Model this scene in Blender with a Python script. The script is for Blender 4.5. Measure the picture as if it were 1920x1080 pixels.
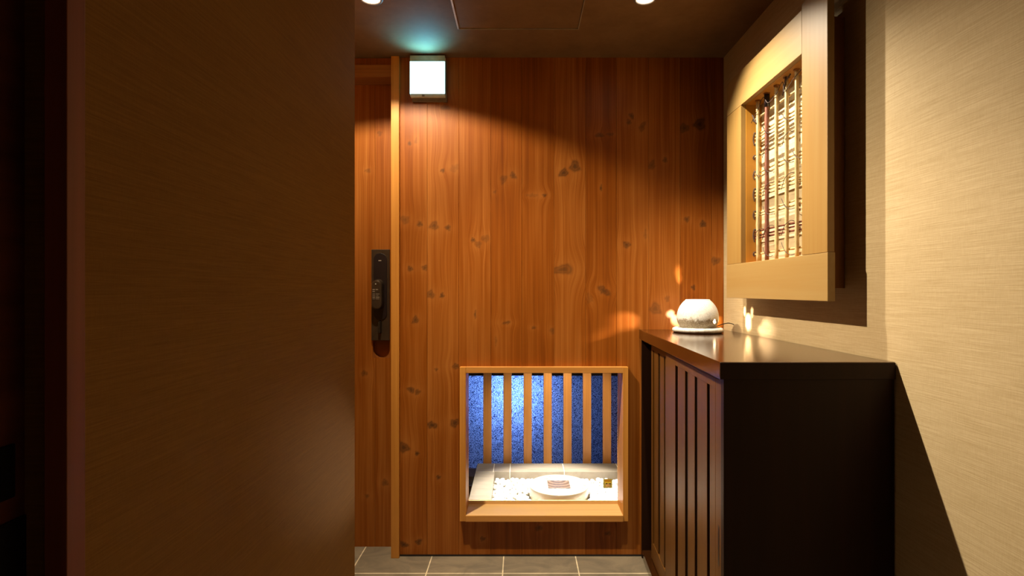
import bpy, bmesh, math, random
import numpy as np
from mathutils import Vector, Matrix

random.seed(7)
rng = np.random.default_rng(7)
for o in list(bpy.data.objects):
    bpy.data.objects.remove(o)

# ------------------------------------------------------------------ scale of the place
S = 440.0                 # photo pixels per metre on the plane of the wooden end wall
D = 1040.0 / S            # distance camera - end wall
H = 498.0 / S             # camera height
def X(p): return p / S
def Y(k): return k * D
def Z(p): return H + p / S

# ------------------------------------------------------------------ camera, world, exposure
sc = bpy.context.scene
cam = bpy.data.cameras.new('camera')
camo = bpy.data.objects.new('camera', cam)
sc.collection.objects.link(camo)
camo.location = (0, 0, H)
camo.rotation_euler = (math.pi / 2, 0, 0)
cam.sensor_width = 36
cam.lens = 1040 / 1920 * 36
cam.shift_x = -16.5 / 1920
cam.shift_y = 5 / 1920
cam.clip_start = 0.02
sc.camera = camo
sc.view_settings.view_transform = 'Standard'
sc.view_settings.look = 'None'
sc.view_settings.exposure = 0.0
sc.view_settings.gamma = 1
sc.view_settings.use_curve_mapping = False
w = bpy.data.worlds.new('world'); sc.world = w; w.use_nodes = True
w.node_tree.nodes['Background'].inputs[0].default_value = (0.02, 0.03, 0.08, 1)
w.node_tree.nodes['Background'].inputs[1].default_value = 0.05
try:
    sc.cycles.use_denoising = True
    sc.cycles.sample_clamp_indirect = 6
    sc.cycles.diffuse_bounces = 3
except Exception:
    pass

# ------------------------------------------------------------------ lamps
WARM = (1.0, 0.88, 0.68)
LAMP1 = (1.0, 0.83, 0.58)
def spot(name, loc, aim, power, size, blend, col=WARM, radius=0.02):
    l = bpy.data.lights.new(name, 'SPOT')
    l.energy = power; l.color = col; l.spot_size = math.radians(size); l.spot_blend = blend
    l.shadow_soft_size = radius
    o = bpy.data.objects.new(name, l); sc.collection.objects.link(o)
    o.location = loc
    o.rotation_euler = Vector(aim).to_track_quat('-Z', 'Y').to_euler()
    return o
def point(name, loc, power, col, radius):
    l = bpy.data.lights.new(name, 'POINT')
    l.energy = power; l.color = col; l.shadow_soft_size = radius
    o = bpy.data.objects.new(name, l); sc.collection.objects.link(o)
    o.location = loc
    return o
L1 = (X(-224), Y(.797), Z(436)); L2 = (X(186), Y(.797), Z(436))
spot('lamp_by_door', L1, (0.0, 0.0, -1), 84, 139, 0.2, LAMP1, radius=0.012)
spot('lamp_by_door_beam', L1, (0.48, -0.32, -1), 300, 112, 0.85, LAMP1, radius=0.012)
spot('lamp_by_cabinet', L2, (0.30, -0.20, -1), 205, 100, 0.8, radius=0.010)
spot('lamp_niche', (X(70), Y(1.105), Z(-95)), (0.02, -0.08, -1), 175, 72, 0.5, (1.0, 0.94, 0.82), 0.02)
spot('lamp_niche_spill', (X(95), Y(1.12), Z(-95)), (0, 0.14, -1), 20, 125, 0.5, (1.0, 0.86, 0.62), 0.03)
spot('added_patch_spot', (X(66), Y(1.10), Z(-398)), (-0.60, -1.0, 0.395), 24, 19, 1.0, (1.0, 0.72, 0.42), 0.01)  # added spot without a fixture, stands in for light reflected onto the left wall
point('lamp_garden', (X(-22), Y(1.36) + 0.16, Z(-258)), 23, (0.24, 0.42, 1.0), 0.05)

# ------------------------------------------------------------------ helpers
ORG = {}
def link(o):
    sc.collection.objects.link(o); return o
def thing(name, label, cat, loc, group=None, kind=None):
    o = link(bpy.data.objects.new(name, None))
    o.location = loc; o.empty_display_size = 0.05
    o['label'] = label; o['category'] = cat
    if group: o['group'] = group
    if kind: o['kind'] = kind
    ORG[o.name] = Vector(loc)
    return o
def obj(name, bm, mat, parent=None, smooth=False, bevel=0.0, kind=None, label=None, cat=None, origin=None, group=None):
    """bm is in world coordinates; it becomes one mesh object"""
    bmesh.ops.recalc_face_normals(bm, faces=bm.faces[:])
    if parent is not None:
        off = ORG[parent.name]
    elif origin is not None:
        off = Vector(origin)
    else:
        off = Vector((0, 0, 0))
    bmesh.ops.translate(bm, verts=bm.verts[:], vec=-off)
    me = bpy.data.meshes.new(name); bm.to_mesh(me); bm.free()
    for m in (mat if isinstance(mat, (list, tuple)) else [mat]): me.materials.append(m)
    if smooth:
        for p in me.polygons: p.use_smooth = True
    o = link(bpy.data.objects.new(name, me))
    if parent is not None: o.parent = parent
    elif origin is not None: o.location = off
    ORG[o.name] = Vector(off)
    if bevel:
        b = o.modifiers.new('bevel', 'BEVEL'); b.width = bevel; b.segments = 2
        b.limit_method = 'ANGLE'; b.angle_limit = math.radians(40)
    if kind: o['kind'] = kind
    if label: o['label'] = label
    if cat: o['category'] = cat
    if group: o['group'] = group
    return o
def box(bm, x0, x1, y0, y1, z0, z1, mi=0):
    vs = [bm.verts.new(p) for p in ((x0,y0,z0),(x1,y0,z0),(x1,y1,z0),(x0,y1,z0),(x0,y0,z1),(x1,y0,z1),(x1,y1,z1),(x0,y1,z1))]
    for f in ((0,3,2,1),(4,5,6,7),(0,1,5,4),(1,2,6,5),(2,3,7,6),(3,0,4,7)):
        bm.faces.new([vs[i] for i in f]).material_index = mi
    return bm
def B(*a): return box(bmesh.new(), *a)
def prism(bm, pts, z0, z1):
    lo = [bm.verts.new((x, y, z0)) for x, y in pts]; hi = [bm.verts.new((x, y, z1)) for x, y in pts]
    bm.faces.new(lo[::-1]); bm.faces.new(hi)
    n = len(pts)
    for i in range(n): bm.faces.new((lo[i], lo[(i+1) % n], hi[(i+1) % n], hi[i]))
    return bm
def tube(bm, pts, r, seg=10, caps=True):
    pts = [Vector(p) for p in pts]; rings = []
    up = abs(pts[-1].z-pts[0].z) > .8*(pts[-1]-pts[0]).length
    for i, p in enumerate(pts):
        t = (pts[min(i+1, len(pts)-1)] - pts[max(i-1, 0)]).normalized()
        a = t.cross(Vector((1, 0, 0)) if up else Vector((0, 0, 1)))
        if a.length < 1e-3: a = t.cross(Vector((0, 1, 0)))
        a.normalize(); b = t.cross(a)
        rr = r[i] if isinstance(r, (list, tuple)) else r
        rings.append([bm.verts.new(p + rr * (math.cos(2*math.pi*k/seg) * a + math.sin(2*math.pi*k/seg) * b)) for k in range(seg)])
    for i in range(len(rings)-1):
        for k in range(seg):
            bm.faces.new((rings[i][k], rings[i][(k+1) % seg], rings[i+1][(k+1) % seg], rings[i+1][k]))
    if caps:
        bm.faces.new(rings[0][::-1]); bm.faces.new(rings[-1])
    return bm
def lathe(bm, prof, c, seg=48, close=True):
    """prof: (radius, z); c: (x, y)"""
    rings = []
    for r, z in prof:
        if r < 1e-6: rings.append([bm.verts.new((c[0], c[1], z))])
        else: rings.append([bm.verts.new((c[0] + r*math.cos(2*math.pi*k/seg), c[1] + r*math.sin(2*math.pi*k/seg), z)) for k in range(seg)])
    for i in range(len(rings)-1):
        a, b = rings[i], rings[i+1]
        for k in range(seg):
            q = [a[k % len(a)], a[(k+1) % len(a)], b[(k+1) % len(b)], b[k % len(b)]]
            q = list(dict.fromkeys(q))
            if len(q) > 2: bm.faces.new(q)
    return bm
def spline(ps, n=8):
    ps = [Vector(p) for p in ps]; out = []
    for i in range(len(ps)-1):
        p0 = ps[max(i-1, 0)]; p1 = ps[i]; p2 = ps[i+1]; p3 = ps[min(i+2, len(ps)-1)]
        for k in range(n):
            t = k/n
            out.append(0.5*((2*p1)+(-p0+p2)*t+(2*p0-5*p1+4*p2-p3)*t*t+(-p0+3*p1-3*p2+p3)*t**3))
    out.append(ps[-1]); return out

# ------------------------------------------------------------------ materials
class NT:
    def __init__(s, name):
        s.m = bpy.data.materials.new(name); s.m.use_nodes = True
        s.t = s.m.node_tree; s.n = s.t.nodes; s.b = s.n['Principled BSDF']; s.out = s.n['Material Output']
    def add(s, typ, **kw):
        n = s.n.new(typ)
        for k, v in kw.items(): setattr(n, k, v)
        return n
    def l(s, a, b): s.t.links.new(a, b)
    def math(s, op, a, b=None):
        n = s.add('ShaderNodeMath', operation=op)
        for i, v in enumerate((a, b)):
            if v is None: continue
            if isinstance(v, (int, float)): n.inputs[i].default_value = v
            else: s.l(v, n.inputs[i])
        return n.outputs[0]
    def coords(s, scale=(1, 1, 1), loc=(0, 0, 0), rot=(0, 0, 0)):
        tc = s.add('ShaderNodeTexCoord'); mp = s.add('ShaderNodeMapping')
        mp.inputs['Scale'].default_value = scale; mp.inputs['Location'].default_value = loc; mp.inputs['Rotation'].default_value = rot
        s.l(tc.outputs['Object'], mp.inputs[0]); return mp.outputs[0]
    def noise(s, vec, scale=1, detail=4, rough=0.55, dist=0.0):
        n = s.add('ShaderNodeTexNoise'); s.l(vec, n.inputs['Vector'])
        n.inputs['Scale'].default_value = scale; n.inputs['Detail'].default_value = detail
        n.inputs['Roughness'].default_value = rough; n.inputs['Distortion'].default_value = dist
        return n.outputs['Fac']
    def ramp(s, fac, stops):
        n = s.add('ShaderNodeValToRGB'); e = n.color_ramp.elements
        while len(e) < len(stops): e.new(0.5)
        for el, (p, c) in zip(e, stops):
            el.position = p; el.color = (*c, 1) if len(c) == 3 else c
        s.l(fac, n.inputs[0]); return n.outputs[0]
    def mix(s, fac, a, b, blend='MIX'):
        n = s.add('ShaderNodeMix', data_type='RGBA', blend_type=blend)
        for i, v in ((0, fac), (6, a), (7, b)):
            if isinstance(v, (int, float)): n.inputs[i].default_value = v
            elif isinstance(v, tuple): n.inputs[i].default_value = (*v, 1)
            else: s.l(v, n.inputs[i])
        return n.outputs[2]
    def bump(s, h, strength=0.3, dist=0.002):
        n = s.add('ShaderNodeBump'); n.inputs['Strength'].default_value = strength; n.inputs['Distance'].default_value = dist
        s.l(h, n.inputs['Height']); s.l(n.outputs[0], s.b.inputs['Normal'])
    def color(s, c):
        if isinstance(c, tuple): s.b.inputs['Base Color'].default_value = (*c, 1)
        else: s.l(c, s.b.inputs['Base Color'])
    def rough(s, v, spec=0.5):
        s.b.inputs['Roughness'].default_value = v; s.b.inputs['Specular IOR Level'].default_value = spec

def plain(name, c, rough=0.5, spec=0.5, metal=0.0, var=0.06):
    m = NT(name); v = m.coords((1, 1, 1)); n = m.noise(v, 35, 3)
    d = tuple(max(0, x*(1-var*3)) for x in c); u = tuple(min(1, x*(1+var*2)) for x in c)
    m.color(m.ramp(n, [(0.3, d), (0.7, u)])); m.rough(rough, spec); m.b.inputs['Metallic'].default_value = metal
    return m.m
def emit(name, c, k):
    m = NT(name); m.color((0.02, 0.02, 0.02)); m.b.inputs['Emission Color'].default_value = (*c, 1); m.b.inputs['Emission Strength'].default_value = k
    return m.m
def wood(name, light, dark, axis='Z', rough=0.45, spec=0.4, fine=70, bump=0.15, loc=(0, 0, 0)):
    """straight grain running along one axis"""
    m = NT(name)
    lo, hi = 1.4, fine
    sc_ = {'X': (lo, hi, hi), 'Y': (hi, lo, hi), 'Z': (hi, hi, lo)}[axis]
    v = m.coords(sc_, loc)
    a = m.noise(v, 1.0, 5, 0.6, 0.3)
    v2 = m.coords(tuple(x*0.22 for x in sc_), loc)
    b = m.noise(v2, 1.0, 3, 0.5, 0.6)
    f = m.math('ADD', m.math('MULTIPLY', a, 0.55), m.math('MULTIPLY', b, 0.45))
    mid = tuple((p+q)/2 for p, q in zip(light, dark))
    m.color(m.ramp(f, [(0.33, dark), (0.5, mid), (0.66, light)]))
    m.rough(rough, spec); m.bump(a, bump, 0.0008)
    return m.m

def plank_wood(name, c_lo, c_mid, c_hi, knotc):
    """needs mesh attributes gx (grain coordinate), pid (per plank), knot, halo"""
    m = NT(name)
    def att(n):
        a = m.add('ShaderNodeAttribute'); a.attribute_name = n; return a.outputs['Fac']
    gx, pid, kn, halo = att('gx'), att('pid'), att('knot'), att('halo')
    tc = m.add('ShaderNodeTexCoord'); sp = m.add('ShaderNodeSeparateXYZ'); m.l(tc.outputs['Object'], sp.inputs[0])
    def vec(sx, sz):
        c = m.add('ShaderNodeCombineXYZ')
        m.l(m.math('MULTIPLY', gx, sx), c.inputs[0]); m.l(m.math('MULTIPLY', pid, 40), c.inputs[1]); m.l(m.math('MULTIPLY', sp.outputs[2], sz), c.inputs[2])
        return c.outputs[0]
    a = m.noise(vec(260, 2.0), 1, 4, 0.6)
    b = m.noise(vec(60, 0.9), 1, 3, 0.55, 0.4)
    g = m.noise(vec(14, 1.6), 1, 2, 0.5)
    f = m.math('ADD', m.math('MULTIPLY', a, 0.34), m.math('ADD', m.math('MULTIPLY', b, 0.40), m.math('MULTIPLY', g, 0.26)))
    f = m.math('ADD', f, m.math('MULTIPLY', m.math('SUBTRACT', pid, 0.5), 0.11))
    f = m.math('ADD', f, m.math('MULTIPLY', halo, 0.17))
    col = m.ramp(f, [(0.30, c_lo), (0.48, c_mid), (0.66, c_hi)])
    col = m.mix(kn, col, knotc)
    m.color(col); m.rough(0.42, 0.22); m.bump(a, 0.18, 0.0008)
    return m.m

def wallpaper(name, c0, c1):
    m = NT(name)
    h = m.noise(m.coords((9, 9, 520)), 1, 2, 0.6)
    h2 = m.noise(m.coords((60, 60, 1100)), 1, 2, 0.6)
    v = m.noise(m.coords((700, 700, 60)), 1, 1, 0.5)
    big = m.noise(m.coords((2, 2, 5)), 1, 2, 0.5)
    f = m.math('ADD', m.math('MULTIPLY', h, 0.5), m.math('ADD', m.math('MULTIPLY', h2, 0.2), m.math('ADD', m.math('MULTIPLY', v, 0.15), m.math('MULTIPLY', big, 0.15))))
    m.color(m.ramp(f, [(0.36, c0), (0.62, c1)])); m.rough(0.8, 0.2); m.bump(f, 0.35, 0.0015)
    return m.m

M_PLANK = plank_wood('knotty_pine', (0.150, 0.033, 0.002), (0.262, 0.070, 0.005), (0.385, 0.134, 0.023), (0.050, 0.021, 0.008))
M_TRIM = wood('light_trim_wood', (0.635, 0.282, 0.051), (0.452, 0.172, 0.023), 'Z', fine=90)
M_TRIMX = wood('light_trim_wood_across', (0.647, 0.305, 0.074), (0.461, 0.184, 0.034), 'X', fine=90)
M_LINTEL = wood('lintel_wood', (0.372, 0.156, 0.044), (0.238, 0.089, 0.023), 'X', fine=60)
M_PAPER = wallpaper('woven_wallpaper', (0.394, 0.286, 0.145), (0.514, 0.394, 0.233))
M_PAPER_SHADE = wallpaper('shade_darkened_wallpaper', (0.18, 0.082, 0.012), (0.24, 0.118, 0.021))  # same woven paper with the left wall's shade put into its colour
M_CEIL = wallpaper('dark_brown_ceiling_paper', (0.151, 0.082, 0.036), (0.195, 0.110, 0.051))
M_FRAMEZ = wood('pale_frame_wood_upright', (0.308, 0.187, 0.057), (0.262, 0.137, 0.032), 'Z', fine=60)
M_FRAMEY = wood('pale_frame_wood_level', (0.323, 0.208, 0.074), (0.284, 0.164, 0.048), 'Y', fine=60)
M_INNER = wood('shade_orange_box_wood', (0.50, 0.235, 0.030), (0.40, 0.17, 0.018), 'Z', fine=60)  # orange tone of the shaded box interior put into the colour
M_SILL_LIT = wood('light_toned_sill_wood', (0.72, 0.46, 0.19), (0.58, 0.34, 0.12), 'X', fine=90)  # trim timber made paler, the light on the sill put into its colour
M_BOX = wood('shade_darkened_box_wood', (0.307, 0.123, 0.031), (0.248, 0.086, 0.018), 'Z', fine=60)  # box wood darkened and reddened for the shade on its near side
M_CAB = wood('dark_stained_cabinet', (0.022, 0.006, 0.001), (0.014, 0.004, 0.001), 'Z', rough=0.5, spec=0.2, fine=40, bump=0.05)
M_CABT = wood('cabinet_top_brown', (0.031, 0.010, 0.002), (0.023, 0.007, 0.002), 'Y', rough=0.17, spec=0.6, fine=30, bump=0.03)
M_CABT.node_tree.nodes['Principled BSDF'].inputs['Specular Tint'].default_value = (1.0, 0.74, 0.48, 1)
M_CABT.node_tree.nodes['Principled BSDF'].inputs['Coat Weight'].default_value = 0.25
M_CABT.node_tree.nodes['Principled BSDF'].inputs['Coat Roughness'].default_value = 0.12
M_CABIN = plain('cabinet_inside', (0.012, 0.008, 0.006), 0.7, 0.2)
M_BLACKM = plain('black_metal', (0.02, 0.014, 0.010), 0.25, 0.6)
M_BRONZE = plain('dark_bronze', (0.06, 0.04, 0.025), 0.28, 0.6, 0.4)
M_ALU = plain('aluminium', (0.75, 0.72, 0.66), 0.35, 0.5, 0.6)
M_WHITEP = plain('white_plastic', (0.62, 0.62, 0.58), 0.5)
M_GREYP = plain('grey_plastic', (0.16, 0.13, 0.11), 0.5)
M_PEB = plain('white_pebble', (0.90, 0.90, 0.89), 0.6, 0.3, 0, 0.03)
M_STRAW = plain('pale_bamboo', (0.540, 0.406, 0.205), 0.45, 0.4, 0, 0.08)
M_REED = plain('pale_reed', (0.526, 0.381, 0.185), 0.5, 0.4, 0, 0.1)
M_REDB = plain('smoked_bamboo', (0.176, 0.060, 0.036), 0.35, 0.5, 0, 0.1)
M_REDR = plain('smoked_reed', (0.16, 0.045, 0.030), 0.4, 0.5, 0, 0.1)
M_NODE = plain('black_lacquer', (0.012, 0.008, 0.010), 0.3, 0.5)
M_VINE = plain('dark_vine', (0.06, 0.035, 0.028), 0.6, 0.3, 0, 0.1)
M_CORD = plain('black_rubber', (0.01, 0.01, 0.01), 0.5, 0.4)
M_PANELB = wallpaper('lattice_back_board', (0.499, 0.405, 0.252), (0.584, 0.492, 0.330))

def floor_mat():
    m = NT('slate_tiles')
    tc = m.add('ShaderNodeTexCoord'); mp = m.add('ShaderNodeMapping')
    T = 134.5 / S
    mp.inputs['Location'].default_value = (-X(-32) , -Y(.9396), 0)
    m.l(tc.outputs['Object'], mp.inputs[0])
    br = m.add('ShaderNodeTexBrick'); br.offset = 0.0; br.squash = 1.0
    br.inputs['Scale'].default_value = 1; br.inputs['Brick Width'].default_value = T; br.inputs['Row Height'].default_value = T
    br.inputs['Mortar Size'].default_value = 0.0024; br.inputs['Mortar Smooth'].default_value = 0.1; br.inputs['Bias'].default_value = 0
    br.inputs['Color1'].default_value = (0.19, 0.155, 0.110, 1); br.inputs['Color2'].default_value = (0.225, 0.185, 0.135, 1)
    br.inputs['Mortar'].default_value = (0.70, 0.60, 0.42, 1)
    m.l(mp.outputs[0], br.inputs['Vector'])
    n = m.noise(m.coords((4, 7, 1)), 1.6, 6, 0.65, 1.2)
    cl = m.ramp(n, [(0.35, (0.72, 0.72, 0.72)), (0.65, (1.18, 1.15, 1.1))])
    col = m.mix(1.0, br.outputs['Color'], cl, 'MULTIPLY')
    m.color(col); m.rough(0.38, 0.45)
    h = m.math('ADD', m.math('MULTIPLY', br.outputs['Fac'], -0.6), m.math('MULTIPLY', n, 0.5))
    m.bump(h, 0.25, 0.003)
    return m.m
M_FLOOR = floor_mat()

def stone_mat():
    m = NT('pale_stone_tile')
    n = m.noise(m.coords((3, 14, 3)), 3, 5, 0.6, 1.0)
    m.color(m.ramp(n, [(0.3, (0.155, 0.125, 0.092)), (0.7, (0.205, 0.175, 0.132))])); m.rough(0.6, 0.3); m.bump(n, 0.2, 0.002)
    return m.m
M_STONE = stone_mat()
M_GROUT = plain('pale_grout', (0.70, 0.64, 0.52), 0.8, 0.2)
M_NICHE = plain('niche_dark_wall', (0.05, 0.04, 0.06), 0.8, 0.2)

def glass_pane():
    m = NT('clear_pane'); n = m.n
    m.n.remove(m.b)
    tr = m.add('ShaderNodeBsdfTransparent'); gl = m.add('ShaderNodeBsdfGlossy'); gl.inputs['Roughness'].default_value = 0.01
    mx = m.add('ShaderNodeMixShader'); fr = m.add('ShaderNodeFresnel'); fr.inputs[0].default_value = 1.35
    m.l(fr.outputs[0], mx.inputs[0]); m.l(tr.outputs[0], mx.inputs[1]); m.l(gl.outputs[0], mx.inputs[2]); m.l(mx.outputs[0], m.out.inputs[0])
    return m.m
M_GLASS = glass_pane()
def rain_glass():
    m = NT('rippled_glass'); m.n.remove(m.b)
    vo = m.add('ShaderNodeTexVoronoi'); vo.inputs['Scale'].default_value = 250
    nz = m.noise(m.coords((1, 1, 1)), 330, 3, 0.75)
    m.l(m.coords((1, 0.2, 1)), vo.inputs['Vector'])
    f = m.math('ADD', m.math('MULTIPLY', vo.outputs['Distance'], 0.65), m.math('MULTIPLY', nz, 0.55))
    col = m.ramp(f, [(0.42, (1.0, 1.0, 1.0)), (0.58, (0.36, 0.42, 0.52)), (0.76, (0.03, 0.04, 0.09))])
    tl = m.add('ShaderNodeBsdfTranslucent'); m.l(col, tl.inputs[0])
    gl = m.add('ShaderNodeBsdfGlossy'); gl.inputs['Roughness'].default_value = 0.25; gl.inputs[0].default_value = (0.5, 0.55, 0.8, 1)
    bp = m.add('ShaderNodeBump'); bp.inputs['Strength'].default_value = 0.7; bp.inputs['Distance'].default_value = 0.004
    m.l(f, bp.inputs['Height']); m.l(bp.outputs[0], gl.inputs['Normal'])
    mx = m.add('ShaderNodeMixShader'); mx.inputs[0].default_value = 0.05
    m.l(tl.outputs[0], mx.inputs[1]); m.l(gl.outputs[0], mx.inputs[2]); m.l(mx.outputs[0], m.out.inputs[0])
    return m.m
M_RAIN = rain_glass()

# ------------------------------------------------------------------ floor, ceiling, walls
CEIL = Z(437); YE = 0.70; XL = X(-218); XR = X(380.5); XALC = -1.50; YB = -3.2
o = obj('floor', B(XALC-.1, XR+.1, YB, Y(1.045), -0.08, 0.0), M_FLOOR, kind='structure')
# ceiling with the hatch opening left solid; the hatch hangs a little proud
obj('ceiling', B(XALC-.1, XR+.1, YB, Y(1.10), CEIL, CEIL+.08), M_CEIL, kind='structure')
obj('wall_right', B(XR, XR+.1, YB, Y(1.045), 0, CEIL), M_PAPER, kind='structure')
obj('wall_rear', B(XALC-.1, XR+.1, YB-.1, YB, 0, CEIL), M_PAPER_SHADE, kind='structure')
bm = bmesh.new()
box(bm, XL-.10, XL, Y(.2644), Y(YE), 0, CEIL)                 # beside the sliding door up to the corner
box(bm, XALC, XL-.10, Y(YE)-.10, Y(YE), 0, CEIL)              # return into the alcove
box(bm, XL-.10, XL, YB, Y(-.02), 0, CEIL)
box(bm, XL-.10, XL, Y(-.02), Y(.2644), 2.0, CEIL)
obj('wall_left', bm, M_PAPER_SHADE, kind='structure')
obj('wall_alcove', B(XALC-.1, XALC, Y(YE)-.1, Y(1.10), 0, CEIL), M_PAPER, kind='structure')

# ------------------------------------------------------------------ planked wood with knots
KNOTS = [ # px x, px y, half width, half height, darkness, tilt
 (768,269,3,4,.7,.3),(780,264,3,6,.35,-.3),(830,320,4,4,.7,0),(853,315,11,6,.30,.5),(944,336,6,8,.55,-.3),(962,329,5,7,.7,.6),
 (928,360,3,3,.5,0),(1021,366,4,3,.9,0),(998,366,12,3,.35,0),(759,412,9,7,.5,-.6),(787,420,5,5,.75,.8),(814,423,8,8,.65,0),(840,427,5,5,.8,.6),
 (835,201,9,5,.6,0),(1184,217,4,6,.8,.5),(1179,229,4,5,.7,0),(1204,238,5,10,.6,-.4),(1283,240,9,8,.7,0),(1312,233,10,11,.9,0),
 (1124,253,8,4,.6,0),(1144,252,7,3,.5,0),(1057,324,9,7,.85,.4),(1078,312,9,11,.8,0),(1127,353,2,6,.8,0),(1222,310,6,9,.6,-.3),
 (1247,300,4,5,.7,0),(1288,411,5,5,.75,0),(1318,420,6,6,.85,.5),(887,450,4,4,.8,0),(910,447,8,6,.45,0),(897,458,6,6,.5,-.7),
 (769,504,5,5,.75,-.7),(797,502,6,5,.7,.5),(807,552,8,7,.65,-.5),(829,554,4,5,.85,0),(779,600,6,7,.75,-.5),(950,605,8,3,.7,.2),
 (1001,614,4,3,.6,0),(1036,620,5,6,.5,0),(891,590,2,8,.7,0),(1057,505,20,9,.65,.1),(1132,545,14,6,.75,-.6),(1105,560,6,9,.3,0),
 (1175,459,7,6,.75,0),(1229,579,10,11,.55,.3),(1300,539,4,5,.8,0),(1341,489,9,7,.65,0),(1251,560,4,6,.5,0),(771,731,7,5,.8,-.6),
 (783,735,5,5,.7,.6),(810,797,10,6,.9,-.2),(853,793,10,7,.85,.5),(757,839,10,9,.85,-.5),(782,850,4,4,.95,0),(822,895,4,4,.9,0),
 (757,1021,8,5,.9,-.4),(785,1016,6,5,.85,.6),(856,687,9,5,.7,0),(818,693,3,3,.7,0),(1210,440,3,9,.4,0),(930,640,2,10,.4,0),
 (1010,990,7,5,.7,.2),(1140,1000,6,4,.7,0),(905,1010,5,4,.7,0)]
def planks(name, joints, z0, z1, yfront, yscale, hole=None, core=None, knots=(), kind=None, parent=None, step=0.0045, matl=None):
    """vertical boards with fine V joints; joints in wall pixels, z in wall pixels"""
    zl = np.arange(Z(z0), Z(z1), step).tolist() + [Z(z1)]
    if hole:
        zl = sorted(set([z for z in zl if abs(z-hole[2]) > .001 and abs(z-hole[3]) > .001] + [hole[2], hole[3]]))
    zl = np.array(zl)
    V, F, GX, PID, KN, HL = [], [], [], [], [], []
    base = 0
    kk = [((k[0]-976.5)/S*yscale, H-(k[1]-545)/S*yscale, k[2]/S*yscale, k[3]/S*yscale, k[4], k[5]) for k in knots]
    for j in range(len(joints)-1):
        a, b = X(joints[j]), X(joints[j+1])
        xs = [a, a+.0009] + np.arange(a+.004, b-.003, step).tolist() + [b-.0009, b]
        if hole:
            for hx in hole[:2]:
                if a+.002 < hx < b-.002:
                    xs = [x for x in xs if abs(x-hx) > .001] + [hx]
        xs = np.array(sorted(xs))
        gx, gz = np.meshgrid(xs, zl)
        yy = np.full_like(gx, yfront); yy[:, 0] += .0018; yy[:, -1] += .0018
        u = gx.copy(); kn = np.zeros_like(gx); hl = np.zeros_like(gx)
        for (kx, kz, kw, kh, dk, tl) in kk:
            if not (a-.004 <= kx <= b+.004): continue
            dx, dz = gx-kx, gz-kz
            c, s_ = math.cos(tl), math.sin(tl)
            rx, rz = dx*c+dz*s_, -dx*s_+dz*c
            e = (rx/kw)**2 + (rz/kh)**2
            ang = np.arctan2(rz, rx)
            e = e * (1 + .28*np.sin(3*ang+kx*900) + .18*np.sin(5*ang+kz*700))
            kn = np.maximum(kn, dk*np.clip(1.55-1.05*e, 0, 1)*(.80+.2*np.cos(e*9)))
            g = np.exp(-(dx/(kw*2.4))**2 - (dz/(kh*4.5))**2)
            u = u - dx*g*.85 + .010*g*np.sign(dx)*(1-np.exp(-np.abs(dx)/.003))
            hl = np.maximum(hl, np.exp(-(dx/(kw*2.6))**2 - ((dz)/(kh*2.2))**2)*.8*(1-.5*np.abs(c)))
        n0, n1 = gx.shape
        V.append(np.stack([gx, yy, gz], -1).reshape(-1, 3)); GX.append(u.ravel()); KN.append(kn.ravel()); HL.append(hl.ravel())
        PID.append(np.full(gx.size, rng.random()))
        i, k = np.meshgrid(np.arange(n0-1), np.arange(n1-1), indexing='ij')
        q = np.stack([i*n1+k, i*n1+k+1, (i+1)*n1+k+1, (i+1)*n1+k], -1).reshape(-1, 4)
        if hole:
            cx = (xs[:-1]+xs[1:])/2; cz = (zl[:-1]+zl[1:])/2
            ins = ((cx[None, :] > hole[0]) & (cx[None, :] < hole[1]) & (cz[:, None] > hole[2]) & (cz[:, None] < hole[3])).ravel()
            q = q[~ins]
        F.append(q+base); base += gx.size
    nv = base
    V = np.concatenate(V).tolist(); F = np.concatenate(F).tolist()
    attrs = [np.concatenate(a) for a in (GX, PID, KN, HL)]
    nf = len(F)
    if core:
        for (x0, x1, y0, y1, c0, c1) in core:
            b0 = len(V)
            V += [(x0,y0,c0),(x1,y0,c0),(x1,y1,c0),(x0,y1,c0),(x0,y0,c1),(x1,y0,c1),(x1,y1,c1),(x0,y1,c1)]
            F += [[b0+i for i in f] for f in ((0,3,2,1),(4,5,6,7),(0,1,5,4),(1,2,6,5),(2,3,7,6),(3,0,4,7))]
    me = bpy.data.meshes.new(name); me.from_pydata(V, [], F)
    me.materials.append(matl or M_PLANK)
    pad = len(V)-nv
    for nm, arr in zip(('gx', 'pid', 'knot', 'halo'), attrs):
        at = me.attributes.new(nm, 'FLOAT', 'POINT')
        at.data.foreach_set('value', np.concatenate([arr, np.full(pad, .5 if nm == 'pid' else 0.0)]).astype(np.float32))
    o = link(bpy.data.objects.new(name, me))
    ORG[o.name] = Vector((0, 0, 0))
    if kind: o['kind'] = kind
    if parent is not None:
        off = ORG[parent.name]
        for v in me.vertices: v.co -= off
        o.parent = parent; ORG[o.name] = off
    return o

HX0, HX1, HZ0, HZ1 = X(-108), X(196), Z(-423), Z(-148)
jj = [p-976.5 for p in (750, 801, 860, 920, 978.5, 1039, 1098, 1156, 1216, 1275, 1334, 1357)]
y0 = D+.0035; y1 = Y(1.045)
planks('wall_back', jj, -497, 437, D, 1.0, hole=(HX0, HX1, HZ0, HZ1),
       core=[(X(jj[0]), HX0, y0, y1, 0, CEIL), (HX1, XR, y0, y1, 0, CEIL), (HX0, HX1, y0, y1, 0, HZ0), (HX0, HX1, y0, y1, HZ1, CEIL)],
       knots=KNOTS, kind='structure')
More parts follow.
